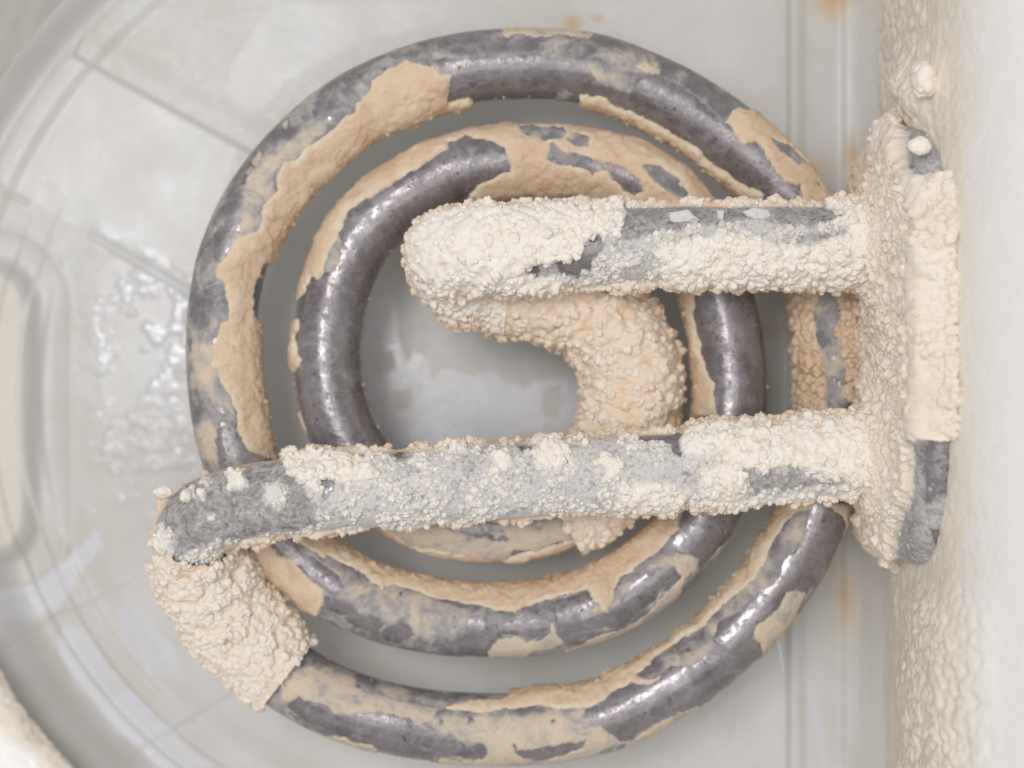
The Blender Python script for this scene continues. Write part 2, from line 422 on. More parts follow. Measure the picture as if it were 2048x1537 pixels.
# flat wall that carries the element, scale up to the old water line
nY, nZ = 520, 330
U, T = np.meshgrid(np.linspace(-1130, 1130, nY), np.linspace(0, 1, nZ), indexing='ij'); U = U.ravel(); T = T.ravel()
Z = ZF-10+1330*T
Xw = 819+.0012*np.maximum(Z-160, 0)**2
P = np.stack([Xw, U, Z], -1); px, py = plan(P)
water = 285+14*fbm(P, 160, 2, 4)
crw = sstep(150, -170, Z-water+40*fbm(P, 60, 3, 81))*np.maximum(sstep(-420, -120, Z+60*fbm(P, 130, 3, 80)), .12)
low = sstep(1130, 1260, py)*sstep(2035, 1890, px)*sstep(1780, 1870, px+25*fbm(P, 80, 3, 82))
top = sstep(360, 200, py)*sstep(1915, 1840, px)*sstep(-480, -200, Z)*(.6+.5*fbm(P, 150, 2, 78))
b1, i1 = bumps(P, 52, 40); b2, i2 = bumps(P, 24, 41); b3, _ = bumps(P, 11, 42)
crw = np.maximum(crw, np.maximum(low, .9*np.clip(top, 0, 1)))
h = crw*(7*b2*(.4+low)+3*b3+5+4*fbm(P, 90, 3, 6))+low*(13*b1*(.5+.8*vnoise(P, 110, 79))+7*b2+4*b3+6)+np.clip(top, 0, 1)*(14*b1+9*b2+4*b3+4)+34*np.exp(-((px-1850)/38)**2-((py-185)/62)**2)*(.5+b1*.6+b2*.4)*(Z > -150)
h += sstep(ZF+170, ZF, Z)*0
P2 = P.copy(); P2[:, 0] -= h
link("flat_wall", mesh_np("flat_wall", P2, grid_faces(nY, nZ), {"crust": crw*(.8+.1*b2)}), M_white, kettle)

# rounded ledge at the lower left, scale on its inner edge
nu, nv = 260, 90
U, T = np.meshgrid(np.linspace(math.radians(196), math.radians(252), nu), np.linspace(0, 2*math.pi, nv, endpoint=False), indexing='ij'); U = U.ravel(); T = T.ravel()
tp = np.sqrt(np.clip(1-np.abs((U-math.radians(224))/math.radians(28))**6, 0, 1)); Rr = 1352+80*(1-tp)+124*tp*np.cos(T); Z = -400+50*tp*np.sin(T)
P = np.stack([CX+Rr*np.cos(U), CY+Rr*np.sin(U), Z], -1)
N = np.stack([np.cos(T)*np.cos(U), np.cos(T)*np.sin(U), np.sin(T)], -1)
inner = sstep(-.68, -.90, np.cos(T)+.12*vnoise(P, 60, 5))*1.0
b1, _ = bumps(P, 20, 51)
P = P+N*(inner*(10+9*b1+6*fbm(P, 40, 3, 3)))[:, None]
link("ledge", mesh_np("ledge", P, grid_faces(nu, nv, True), {"crust": inner}), M_white, kettle)

# ------------------------------------------------------------------ path of the element tube
ZC = -285.0
ctl = []   # x, y (plan), height, zone
def c(x, y, z, zone): ctl.append((at(x, y, z), zone))
# zone 1: front leg, 2: crusted bend, 0: coil, 3: crusted rise in the middle, 4: rear leg
for x_, y_ in ((1830, 903), (1740, 908), (1500, 926), (1250, 945), (1000, 963), (800, 975), (600, 990)): c(x_, y_, -82, 1)
c(480, 1007, -88, 1); c(405, 1037, -112, 1); c(383, 1088, -165, 2); c(410, 1150, -228, 2); c(458, 1222, -268, 2); c(515, 1290, -284, 2)
for x_, y_ in ((585, 1358), (690, 1412), (820, 1446), (950, 1458), (1080, 1456), (1215, 1432), (1304, 1389), (1389, 1335), (1476, 1260), (1547, 1175), (1609, 1073), (1653, 956), (1676, 830), (1672, 700), (1650, 570), (1615, 450), (1554, 361), (1474, 288), (1384, 224), (1295, 178), (1180, 138), (1050, 129), (930, 137), (815, 167), (700, 222), (600, 305), (520, 405), (470, 510), (447, 620), (444, 730), (458, 850), (495, 970), (560, 1075), (640, 1150), (740, 1205), (860, 1236), (1000, 1245), (1120, 1232), (1230, 1195), (1330, 1125), (1405, 1030), (1450, 910), (1464, 790), (1455, 670), (1425, 560), (1380, 460), (1310, 380), (1210, 336), (1100, 322), (1000, 324), (900, 345), (800, 398), (720, 475), (675, 570), (655, 680), (662, 790), (695, 880), (750, 960), (830, 1020), (920, 1048), (1020, 1050)): c(x_, y_, ZC, 0)
for x_, y_, z_ in ((1104, 1033, -285), (1174, 988, -282), (1230, 915, -278), (1262, 830, -275), (1262, 740, -268), (1222, 660, -258), (1150, 605, -248), (1060, 575, -242), (990, 566, -240)): c(x_, y_, z_, 3)
c(928, 550, -215, 4); c(905, 524, -160, 4); c(924, 505, -108, 4)
for x_, y_ in ((990, 500), (1100, 497), (1300, 490), (1500, 488), (1740, 487), (1830, 487)): c(x_, y_, -82, 4)
CP = np.array([q[0] for q in ctl]); CZ = np.array([q[1] for q in ctl])
def catmull(CP, m=40):
    out = []; pid = []
    n = len(CP)
    for i in range(n-1):
        p0 = CP[max(i-1, 0)]; p1 = CP[i]; p2 = CP[i+1]; p3 = CP[min(i+2, n-1)]
        # centripetal parametrisation
        t01 = np.linalg.norm(p1-p0)**.5+1e-9; t12 = np.linalg.norm(p2-p1)**.5; t23 = np.linalg.norm(p3-p2)**.5+1e-9
        if i == 0: m1 = p2-p1
        else: m1 = p2-p1+t12*((p1-p0)/t01-(p2-p0)/(t01+t12))
        if i == n-2: m2 = p2-p1
        else: m2 = p2-p1+t12*((p3-p2)/t23-(p3-p1)/(t12+t23))
        t = np.linspace(0, 1, m, endpoint=False)[:, None]
        out.append((2*t**3-3*t**2+1)*p1+(t**3-2*t**2+t)*m1+(-2*t**3+3*t**2)*p2+(t**3-t**2)*m2); pid.append(i+t[:, 0])
    out.append(CP[-1:]); pid.append(np.array([n-1.0]))
    return np.concatenate(out), np.concatenate(pid)
PP, PI_ = catmull(CP)
for _ in range(30): PP[1:-1] = PP[1:-1]*.5+.25*(PP[:-2]+PP[2:])
ds = np.r_[0, np.cumsum(np.linalg.norm(np.diff(PP, axis=0), axis=1))]
def sample_path(s0, s1, step):
    n = max(4, int((s1-s0)/step)); s = np.linspace(s0, s1, n)
    return np.stack([np.interp(s, ds, PP[:, i]) for i in range(3)], -1), s
def frames(C):
    T = np.gradient(C, axis=0); T /= np.linalg.norm(T, axis=1, keepdims=True)
    return T
# one rotation-minimising frame for the whole path
TT = frames(PP); NN = np.zeros_like(PP); n0 = np.array([0, 0, 1.0]); n0 -= TT[0]*n0.dot(TT[0]); NN[0] = n0/np.linalg.norm(n0)
for i in range(1, len(PP)):
    n_ = NN[i-1]-TT[i]*NN[i-1].dot(TT[i]); NN[i] = n_/np.linalg.norm(n_)
TR = 75.0
def tube_grid(s0, s1, step, nv, rad=TR):
    C, s = sample_path(s0, s1, step)
    T = np.stack([np.interp(s, ds, TT[:, i]) for i in range(3)], -1); T /= np.linalg.norm(T, axis=1, keepdims=True)
    N_ = np.stack([np.interp(s, ds, NN[:, i]) for i in range(3)], -1); N_ -= T*(N_*T).sum(1, keepdims=True); N_ /= np.linalg.norm(N_, axis=1, keepdims=True)
    B = np.cross(T, N_)
    a = np.linspace(0, 2*math.pi, nv, endpoint=False)
    Nn = N_[:, None]*np.cos(a)[None, :, None]+B[:, None]*np.sin(a)[None, :, None]
    P = C[:, None]+rad*Nn
    return P.reshape(-1, 3), Nn.reshape(-1, 3), len(s), np.repeat(s, nv), np.tile(a, len(s)), np.repeat(C, nv, 0)
s_of = lambda idx: float(np.interp(idx, PI_, ds))
Ltot = ds[-1]
iz = lambda zone: np.where(CZ == zone)[0]
S_B0, S_BL = 0.0, s_of(iz(2)[0])
S_C0, S_C1 = s_of(iz(0)[0]-.35), s_of(iz(0)[-1])
S_I1 = s_of(iz(3)[-1])

element = thing("heating_element", "round steel tube coiled flat with two straight legs, crusted in peeling tan and cream limescale", "heating element")
P, N, nu, s, a, C = tube_grid(0, Ltot, 7.0, 64)
P = P+N*(.8*fbm(P, 60, 2, 1))[:, None]
link("tube", mesh_np("tube", P, grid_faces(nu, 64, True)[:, ::-1], {"along": s/260, "ca": 3.2*np.cos(a), "sa": 3.2*np.sin(a)}), M_steel, element)

# ------------------------------------------------------------------ where the scale sits on the coil (outlines over the tube)
TAN = [
 # big band on the left of the outer turn
 [(903,150),(898,178),(896,205),(935,196),(950,205),(900,226),(896,300),(700,420),(640,560),(552,532),(542,525),(525,530),(510,575),(504,617),(512,640),(527,650),(560,700),(600,900),(562,930),(500,905),(497,900),(475,867),(470,825),(460,795),(440,765),(425,762),(422,725),(418,700),(425,687),(435,670),(440,647),(455,640),(457,612),(450,590),(447,570),(442,560),(430,555),(427,542),(435,530),(455,510),(467,482),(477,472),(512,462),(522,445),(525,412),(555,380),(552,355),(567,322),(590,320),(615,292),(637,282),(662,260),(687,235),(710,225),(710,207),(732,190),(740,175),(740,160),(762,145),(795,130),(815,118),(845,131),(872,132),(882,150)],
 [(1160,190),(1200,193),(1237,217),(1275,230),(1320,250),(1350,270),(1387,292),(1412,317),(1437,335),(1470,360),(1500,375),(1530,390),(1520,440),(1420,440),(1350,350),(1250,280),(1180,240),(1155,212)],
 [(1447,245),(1465,220),(1480,212),(1485,220),(1525,220),(1580,260),(1640,340),(1670,400),(1600,440),(1602,375),(1570,365),(1550,342),(1535,320),(1527,300),(1512,287),(1487,290),(1475,275),(1462,255)],
 [(1540,480),(1640,570),(1640,587),(1627,617),(1630,650),(1642,695),(1652,725),(1655,787),(1650,850),(1560,850),(1560,560)],
 [(1680,560),(1672,600),(1680,620),(1676,645),(1667,652),(1672,680),(1682,715),(1692,737),(1692,767),(1682,800),(1760,820),(1780,560)],
 [(1625,1020),(1600,1025),(1590,1032),(1567,1050),(1550,1080),(1530,1125),(1510,1160),(1485,1180),(1455,1205),(1430,1230),(1400,1260),(1355,1287),(1312,1315),(1300,1332),(1276,1350),(1290,1357),(1310,1358),(1322,1350),(1322,1362),(1300,1371),(1262,1367),(1235,1380),(1215,1395),(1208,1407),(1180,1414),(1128,1422),(1080,1414),(1009,1420),(962,1429),(940,1424),(880,1420),(910,1406),(1000,1400),(1015,1392),(1040,1340),(1200,1300),(1350,1220),(1480,1080),(1530,980),(1640,980)],
 # middle turn, inner band
 [(590,1077),(597,1090),(630,1107),(645,1122),(655,1112),(692,1132),(730,1152),(765,1185),(770,1177),(787,1172),(817,1180),(880,1200),(967,1215),(992,1227),(1030,1226),(1060,1215),(1110,1197),(1172,1180),(1182,1192),(1187,1205),(1200,1210),(1207,1225),(1217,1225),(1225,1205),(1230,1180),(1240,1165),(1275,1135),(1310,1110),(1335,1087),(1357,1057),(1362,1020),(1400,960),(1330,900),(1200,1060),(1000,1120),(820,1090),(700,1000),(600,1000)],
 [(490,1060),(542,1085),(555,1110),(590,1122),(610,1147),(630,1165),(650,1177),(647,1205),(630,1240),(570,1210),(500,1140)],
 [(712,400),(705,415),(685,432),(680,457),(650,480),(632,500),(627,545),(605,590),(582,617),(560,617),(560,540),(600,460),(680,380)],
 [(582,635),(597,640),(600,660),(592,677),(602,720),(590,745),(577,748),(555,748),(555,640)],
 # middle turn, top
 [(712,400),(740,380),(750,355),(780,335),(807,330),(837,310),(867,287),(912,282),(932,272),(950,280),(980,282),(1007,295),(1015,315),(1022,342),(995,350),(955,372),(940,392),(925,412),(960,440),(1250,440),(1400,470),(1470,470),(1400,350),(1250,240),(1080,215),(900,230),(760,290),(680,380)],
 [(1300,520),(1392,560),(1392,585),(1385,630),(1400,680),(1405,717),(1420,750),(1430,775),(1434,830),(1360,840),(1340,700)],
 [(600,820),(612,860),(618,900),(590,900),(588,830)],
]
TANHOLE = [
 [(1542,276),(1557,284),(1585,297),(1606,324),(1600,329),(1575,312),(1557,297)],
 [(1040,255),(1127,258),(1130,272),(1095,277),(1047,270)],
 [(1135,280),(1150,268),(1175,274),(1176,295),(1145,289)],
 [(1105,287),(1116,296),(1132,307),(1167,312),(1200,325),(1210,340),(1190,344),(1162,332),(1112,327),(1095,317)],
 [(1207,330),(1225,330),(1250,340),(1275,362),(1284,384),(1270,390),(1250,382),(1228,362)],
 [(1287,332),(1312,332),(1340,347),(1372,384),(1390,420),(1360,396),(1325,375),(1300,352)],
 [(425,757),(440,765),(433,745),(424,735)],
 [(396,697),(412,708),(408,737),(396,727)],
]
CREAM = [
 [(560,1350),(620,1330),(700,1372),(800,1402),(880,1416),(865,1440),(840,1455),(826,1446),(818,1437),(797,1434),(786,1428),(711,1426),(698,1434),(667,1430),(654,1415),(640,1409),(609,1404),(599,1393),(580,1406),(560,1395)],
 [(972,1302),(1002,1275),(1035,1270),(1050,1282),(1077,1280),(1102,1262),(1095,1242),(1110,1250),(1115,1270),(1134,1285),(1110,1297),(1060,1309),(1030,1330),(1002,1335),(975,1314)],
 [(1350,1102),(1397,1112),(1396,1135),(1372,1157),(1362,1190),(1330,1235),(1270,1275),(1220,1290),(1130,1315),(1128,1300),(1180,1275),(1235,1257),(1285,1232),(1330,1187),(1362,1152),(1350,1138),(1345,1120)],
 [(1572,1180),(1615,1185),(1602,1215),(1585,1255),(1555,1295),(1525,1312),(1520,1285),(1505,1277),(1510,1250),(1530,1240),(1560,1210)],
 [(1178,1457),(1206,1451),(1216,1465),(1240,1483),(1221,1497),(1175,1513),(1100,1530),(1000,1550),(990,1518),(1028,1512),(1052,1524),(1091,1526),(1130,1515),(1168,1497),(1180,1478)],
 [(860,1530),(885,1515),(930,1520),(966,1523),(990,1518),(985,1550),(860,1550)],
 [(1240,1484),(1259,1480),(1315,1446),(1345,1432),(1400,1405),(1395,1420),(1330,1465),(1250,1500)],
 [(648,1470),(685,1475),(749,1492),(762,1512),(740,1530),(640,1490)],
 [(1273,135),(1290,122),(1300,132),(1322,140),(1324,152),(1300,149),(1280,142)],
 [(1000,58),(1080,50),(1190,68),(1185,80),(1120,73),(1070,76),(1030,70),(1012,79),(1003,70)],
 [(695,110),(740,98),(745,108),(705,130)],[(925,50),(965,48),(968,56),(935,66)],
 [(1000,1085),(1030,1082),(1020,1100)],
 [(1640,1000),(1690,1040),(1690,1057),(1672,1110),(1660,1125),(1700,1100),(1720,1010)],
 [(500,320),(520,300),(530,310),(512,340)],[(560,250),(580,240),(575,262)],
 [(1097,1245),(1108,1243),(1116,1262),(1100,1275)],[(1182,1225),(1192,1212),(1200,1222),(1188,1232)],
]
BARE = [
 [(857,125),(887,115),(950,120),(987,120),(1025,112),(1075,110),(1137,127),(1175,135),(1185,150),(1200,170),(1262,192),(1267,177),(1280,162),(1312,152),(1360,172),(1410,212),(1447,245),(1475,275),(1512,287),(1535,320),(1570,365),(1602,375),(1590,420),(1520,400),(1470,360),(1412,317),(1350,270),(1275,230),(1200,195),(1160,188),(1120,176),(1112,190),(1100,230),(890,230),(896,205),(903,150),(882,150),(870,132)],
 [(530,523),(560,520),(545,570),(535,610),(527,650),(512,642),(504,625),(510,580),(522,555)],
 [(482,437),(455,442),(430,465),(425,500),(430,520),(437,525),(457,505),(475,472)],
 [(445,845),(457,850),(482,875),(499,902),(475,914),(437,930),(435,910),(437,890),(434,857)],
 [(1022,342),(1015,315),(1007,295),(980,282),(950,280),(932,272),(912,282),(867,287),(837,310),(800,332),(780,335),(750,355),(740,380),(712,402),(705,415),(685,432),(682,470),(684,520),(668,545),(630,542),(617,560),(605,590),(582,617),(582,632),(597,636),(600,660),(592,677),(602,720),(590,745),(575,750),(600,840),(615,882),(640,960),(860,960),(800,860),(760,700),(800,540),(900,450),(940,392),(955,372),(990,358)],
 [(1205,332),(1225,332),(1250,340),(1278,368),(1282,386),(1255,382),(1230,362)],
 [(1392,560),(1392,585),(1385,630),(1400,680),(1405,717),(1420,750),(1432,805),(1430,850),(1560,850),(1560,560)],
 [(1365,1030),(1357,1062),(1347,1072),(1350,1092),(1360,1102),(1397,1110),(1402,1135),(1440,1095),(1500,1030),(1480,980),(1380,980)],
 [(1110,1202),(1172,1182),(1185,1200),(1182,1222),(1202,1227),(1220,1222),(1250,1205),(1257,1180),(1275,1162),(1292,1150),(1302,1165),(1310,1145),(1347,1137),(1362,1152),(1347,1170),(1320,1180),(1310,1202),(1272,1230),(1242,1252),(1185,1257),(1147,1270),(1130,1277),(1115,1265),(1117,1242),(1112,1217)],
 [(995,1250),(1047,1242),(1095,1237),(1097,1255),(1085,1270),(1060,1280),(1040,1267),(997,1270)],
 [(935,1237),(955,1232),(962,1262),(992,1265),(1000,1275),(972,1302),(980,1322),(930,1318),(915,1290),(932,1270)],
 [(650,1190),(705,1210),(712,1225),(680,1230),(652,1218)],
 [(697,1245),(717,1227),(745,1235),(765,1250),(755,1272),(717,1255)],
 [(775,1252),(817,1252),(827,1272),(790,1287),(762,1272)],
 [(545,1090),(587,1080),(600,1112),(620,1112),(645,1130),(675,1150),(687,1175),(665,1185),(630,1165),(600,1130),(562,1112)],
 [(599,1394),(609,1405),(640,1410),(655,1418),(667,1431),(698,1435),(711,1427),(786,1429),(820,1438),(831,1453),(850,1453),(875,1465),(880,1480),(905,1474),(930,1493),(968,1493),(975,1506),(964,1519),(930,1515),(880,1511),(856,1524),(833,1530),(800,1525),(760,1511),(749,1491),(685,1474),(648,1466),(601,1438),(577,1410)],
 [(1024,1493),(1031,1489),(1033,1502),(1076,1498),(1121,1487),(1175,1480),(1164,1494),(1127,1511),(1091,1521),(1052,1519),(1028,1506)],
 [(1162,1433),(1178,1414),(1204,1411),(1221,1392),(1249,1371),(1277,1368),(1296,1373),(1322,1362),(1324,1349),(1346,1332),(1380,1338),(1405,1317),(1440,1310),(1460,1297),(1435,1280),(1430,1275),(1440,1247),(1485,1220),(1530,1180),(1560,1160),(1567,1120),(1592,1110),(1605,1085),(1617,1060),(1617,1000),(1720,1000),(1690,1057),(1672,1110),(1630,1160),(1615,1185),(1587,1185),(1572,1180),(1560,1210),(1530,1240),(1510,1250),(1505,1277),(1520,1285),(1523,1310),(1480,1380),(1395,1405),(1315,1444),(1259,1478),(1240,1483),(1221,1470),(1210,1452),(1178,1457)],
 [(862,1020),(987,1020),(982,1072),(950,1075),(917,1065),(890,1052)],
 [(1018,1120),(1027,1100),(1072,1102),(1122,1080),(1142,1090),(1120,1120)],
]
MILK = [  # outline, how thick the film is there
 ([(480,412),(490,350),(520,330),(570,285),(600,262),(640,235),(662,235),(625,290),(590,320),(567,322),(552,355),(555,380),(525,415),(522,445),(480,465),(482,437),(470,430)], .72),
 ([(385,690),(425,690),(430,750),(460,800),(475,860),(445,850),(435,880),(435,925),(400,920),(395,860),(412,840),(418,800),(405,775),(390,740)], .66),
 ([(850,1435),(962,1432),(1128,1425),(1180,1418),(1182,1457),(1240,1483),(1175,1515),(1000,1550),(860,1550),(980,1505),(965,1490),(930,1488),(900,1470),(880,1470)], .74),
 ([(560,1330),(620,1330),(760,1380),(900,1400),(1015,1390),(1010,1410),(880,1418),(700,1380)], .62),
 ([(1345,1100),(1300,1130),(1250,1165),(1230,1210),(1262,1180),(1290,1145),(1350,1130)], .66),
 ([(700,1140),(790,1185),(960,1225),(930,1275),(850,1280),(800,1245),(720,1225),(680,1180)], .52),
 ([(700,980),(860,1020),(1180,1000),(1170,1090),(1000,1150),(800,1110)], .74),
 ([(1320,1330),(1400,1270),(1540,1100),(1600,1030),(1620,1030),(1560,1130),(1480,1215),(1430,1280),(1440,1300),(1380,1335)], .50),
 ([(1060,105),(1010,108),(960,112),(1000,122),(1080,112),(1180,128),(1260,165),(1262,190),(1190,160),(1150,125)], .55),
 ([(630,505),(655,478),(680,470),(682,525),(660,542),(630,538)], .45),
 ([(1630,600),(1680,600),(1700,800),(1640,800)], .36),
 ([(1640,560),(1700,560),(1700,800),(1640,800)], .36),
]
def union(px, py, polys, reach=60.0):
    r = np.full(len(px), -reach)
    for p in polys: r = np.maximum(r, polysd(px, py, p, reach))
    return r
NVC = 148
P, N, nu, s, a, C = tube_grid(S_C0-60, S_C1+120, 3.2, NVC)
px, py = plan(P)
qx = px+5.5*fbm(P, 22, 4, 11)+2.0*vnoise(P, 6, 12); qy = py+5.5*fbm(P, 22, 4, 13)+2.0*vnoise(P, 6, 14)
sT = union(qx, qy, TAN); sT = np.minimum(sT, -union(qx, qy, TANHOLE, 30))
sCr = union(qx, qy, CREAM)
sB = union(qx, qy, BARE)
milk = np.full(len(px), .27)+.10*fbm(P, 80, 2, 30)
for poly, v in MILK:
    t = sstep(-10, 10, polysd(qx, qy, poly, 30)); milk = milk*(1-t)+v*t
# the film lies everywhere but on the bare places; a few extra chips missing
sF = -sB
chips = fbm(P, 30, 3, 60); sF = np.minimum(sF, (.52-chips)*30)
faces = grid_faces(nu, NVC, True)[:, ::-1]
def layer(name, sd, thick_fn, mat, parent, margin=4.5, attrs=None, kind=None, per_island=False, label=None, zmin=-.75):
    off = thick_fn(sd)
    V = P+N*off[:, None]
    keep = (sd[faces].max(1) > -margin) & (N[faces[:, 0], 2] > zmin)
    Fk = faces[keep]
    A = {k_: v for k_, v in (attrs or {}).items()}
    if not per_island:
        v_, f_, a_ = compact(V, Fk, A)
        return [link(name, mesh_np(name, v_, f_, a_), mat, parent, kind, label)]
    # split into separate flakes
    lab = np.arange(len(V)); used = np.unique(Fk)
    for it in range(400):
        m = lab[Fk].min(1); new = lab.copy(); np.minimum.at(new, Fk.ravel(), np.repeat(m, 4))
        new = new[new]
        if (new == lab).all(): break
        lab = new
    fl = lab[Fk[:, 0]]; out = []
    ids, cnt = np.unique(fl, return_counts=True)
    order = ids[np.argsort(-cnt)]; cs = np.sort(cnt)[::-1]
    big = [i for i, c_ in zip(order, cs) if c_ > 260]
    for i in big:
        v_, f_, a_ = compact(V, Fk[fl == i], A); out.append(link(name, mesh_np(name, v_, f_, a_), mat, parent, kind, label))
    rest = ~np.isin(fl, big)
    if rest.any():
        v_, f_, a_ = compact(V, Fk[rest], A); link("scale_crumbs", mesh_np("scale_crumbs", v_, f_, a_), mat, parent, "stuff")
    return out
# film
layer("scale_film", sF, lambda sd: np.clip(-1.2+sd*.9, -2.2, 1.6)+.7*fbm(P, 18, 2, 70)+1.4*sstep(.4, .8, milk), M_film, element, attrs={"milk": milk})
# tan scale, thick shell with a broken edge
inward = -(N[:, 0]*(C[:, 0]+10)+N[:, 1]*(C[:, 1]+40))/np.hypot(C[:, 0]+10, C[:, 1]+40)
bf, _ = bumps(P, 13, 71); bb, _ = bumps(P, 26, 72)
rough_side = sstep(.72, .98, inward)
coarse = sstep(1560, 1640, px)*sstep(540, 600, py)*sstep(860, 800, py)
tk = 5.6+2.5*fbm(P, 90, 2, 73)+1.5*fbm(P, 9, 2, 74)+2.2*sstep(.02, .07, fbm(P, 55, 3, 92))-2.0*sstep(.12, .17, fbm(P, 38, 3, 93))+rough_side*(3*bf+4*bb+2)+coarse*(10*bb+6*bf)+3*sstep(.15, .3, fbm(P, 70, 3, 75))
rim = np.clip(sstep(12, 2, sT)*.8*(.7+.6*vnoise(P, 14, 76))+.35*sstep(.10, .3, fbm(P, 45, 3, 94)), 0, 1)
tan_parts = layer("tan_scale", sT, lambda sd: np.where(sd < 0, np.clip(-2+sd*1.0, -4, 0), -2+(tk+2)*np.clip(sd/3.2, 0, 1)**.6*(1-.18*sstep(12, 2, sd))), M_tan, element, attrs={"rim": rim}, per_island=True)
# cream flakes
ck = 3+1.5*fbm(P, 40, 2, 78)
layer("cream_scale", sCr, lambda sd: np.where(sd < 0, np.clip(-2+sd, -4, 0), -2+(ck+2)*np.clip(sd/3, 0, 1)**.6), M_film, element, attrs={"milk": .80+.1*fbm(P, 30, 2, 79)}, per_island=True)
# crumbs bristling along the inner side of the tan band
cand = np.where((sT > 2) & (inward > .9) & (np.abs(N[:, 2]) < .38))[0]
cand = cand[fbm(P[cand], 22, 2, 91) > -.05]; pick = rng.choice(cand, 700, replace=False); Rn = 2+4.5*rng.random(len(pick))**2*(.7+.5*rng.random(len(pick)))
cand2 = np.where((coarse > .5) & (sT > 4) & (N[:, 2] > -.2))[0]; p2 = rng.choice(cand2, 420, replace=False)
cand3 = np.where((sT < 0) & (np.abs(N[:, 2]) < .3))[0]; p3 = rng.choice(cand3, 150, replace=False)
pick = np.r_[pick, p2, p3]; Rn = np.r_[Rn, rng.uniform(6, 12, len(p2)), rng.uniform(2, 4.5, len(p3))]
cen = P[pick]+N[pick]*(np.where(sT[pick] > 0, tk[pick]-1, 0))[:, None]
V_, F_, I_ = nodules(cen, N[pick], Rn, 1)
link("scale_bristle", mesh_np("scale_bristle", V_, F_, {"rim": (rng.random(len(pick))*.25)[I_]}), M_tan, element, "stuff")

# ------------------------------------------------------------------ knobbly crust on legs, bends and rise
HB = [  # front leg: outline, crust amount, softness
 ([(280,1120),(300,1000),(380,930),(470,900),(566,890),(600,960),(615,1000),(640,1045),(600,1062),(450,1082),(390,1092),(350,1115)], .25, 7),
 ([(440,1030),(470,1008),(560,1015),(600,1030),(590,1042),(500,1048)], .30, 6),
 ([(565,895),(590,870),(620,880),(700,905),(740,920),(735,950),(690,965),(660,960),(640,988),(610,968),(572,935)], 1.0, 5),
 ([(535,970),(560,965),(570,990),(560,1020),(530,1000)], .6, 6),
 ([(370,980),(385,978),(388,1000),(376,1004)], .8, 3),([(410,955),(425,952),(424,968),(412,970)], .55, 3),([(460,955),(490,950),(496,970),(480,980),(455,975)], .75, 3),([(398,990),(410,988),(410,1000),(399,1001)], .7, 2),([(415,1035),(430,1035),(430,1048),(418,1050)], .7, 2),
 ([(320,1050),(345,1070),(350,1100),(320,1110),(300,1090)], .7, 5),
 ([(1370,830),(1400,780),(1500,760),(1600,755),(1790,760),(1790,965),(1740,965),(1640,945),(1590,930),(1500,938),(1440,910),(1375,905)], 1.0, 6),
 ([(1070,885),(1120,880),(1135,915),(1110,940),(1070,930)], .92, 5),([(980,912),(1018,912),(1020,940),(985,945)], .95, 4),
 ([(1195,920),(1240,915),(1250,950),(1210,965)], .9, 5),([(1230,975),(1300,960),(1370,985),(1350,1025),(1240,1020)], .85, 7),([(1400,940),(1480,930),(1500,975),(1440,995),(1400,980)], .9, 5),
 ([(715,925),(745,918),(748,945),(722,948)], .9, 4),([(830,880),(850,878),(850,900),(835,902)], .75, 4),([(905,885),(940,880),(935,905),(905,905)], .7, 4),
 ([(1490,945),(1590,938),(1650,960),(1700,985),(1600,1005),(1500,1000)], .30, 7),
 ([(1380,1000),(1760,975),(1770,1060),(1380,1060)], .85, 8),
 ([(1255,882),(1290,868),(1360,864),(1362,888),(1300,886)], 0.0, 2),([(1344,866),(1367,870),(1363,914),(1350,905)], 0.0, 2),
 ([(655,905),(700,905),(735,915),(700,918)], .02, 3),([(1080,900),(1060,890),(1030,893),(1040,902)], .05, 3),([(770,905),(800,900),(830,912),(800,920)], .15, 5),
 ([(640,955),(668,958),(668,985),(645,1000)], .02, 3),
]
HA = [
 ([(1195,480),(1235,470),(1252,455),(1250,395),(1400,385),(1500,390),(1640,400),(1690,420),(1690,470),(1600,490),(1520,482),(1450,470),(1380,475),(1320,500),(1335,560),(1260,567),(1180,580),(1090,562),(1040,545),(1080,525),(1160,520),(1170,500),(1165,480),(1185,470)], .40, 5),
 ([(1250,395),(1720,395),(1700,432),(1660,448),(1600,452),(1500,440),(1400,452),(1330,458),(1262,478),(1240,480)], .25, 4),
 ([(1250,380),(1360,380),(1370,408),(1250,412)], .3, 4),([(1362,380),(1490,380),(1492,404),(1440,406),(1370,405)], 1.0, 3),([(1498,380),(1770,350),(1770,440),(1720,440),(1680,420),(1600,405),(1500,406)], .9, 4),
 ([(1040,540),(1080,522),(1160,516),(1172,500),(1160,560),(1100,548),(1085,560)], .06, 3),
 ([(1165,500),(1175,476),(1200,474),(1208,490),(1188,515),(1182,545),(1164,540)], 0.0, 2),
 ([(1560,470),(1700,460),(1705,480),(1600,490)], .3, 6),([(1330,555),(1520,555),(1500,500),(1400,490)], 1.0, 5),
]
def crust_field(P, N, px, py, default, rules, side=.8):
    qx = px+15*fbm(P, 30, 4, 21)+3*vnoise(P, 7, 22); qy = py+15*fbm(P, 30, 4, 23)+3*vnoise(P, 7, 24)
    c_ = default+.10*fbm(P, 45, 3, 25)*(default < .9)
    for poly, v, soft in rules:
        t = sstep(-soft*1.5, soft*1.5, polysd(qx, qy, poly, 30)); c_ = c_*(1-t)+v*t
    if side is not None:
        t = sstep(.38, .12, N[:, 2]+.12*fbm(P, 40, 2, 26)); c_ = np.maximum(c_, t*side*(.75+.55*fbm(P, 34, 2, 27))*np.where((py < 1000) & (px < 575), .12, 1))
    return np.clip(c_, 0, 1.05)
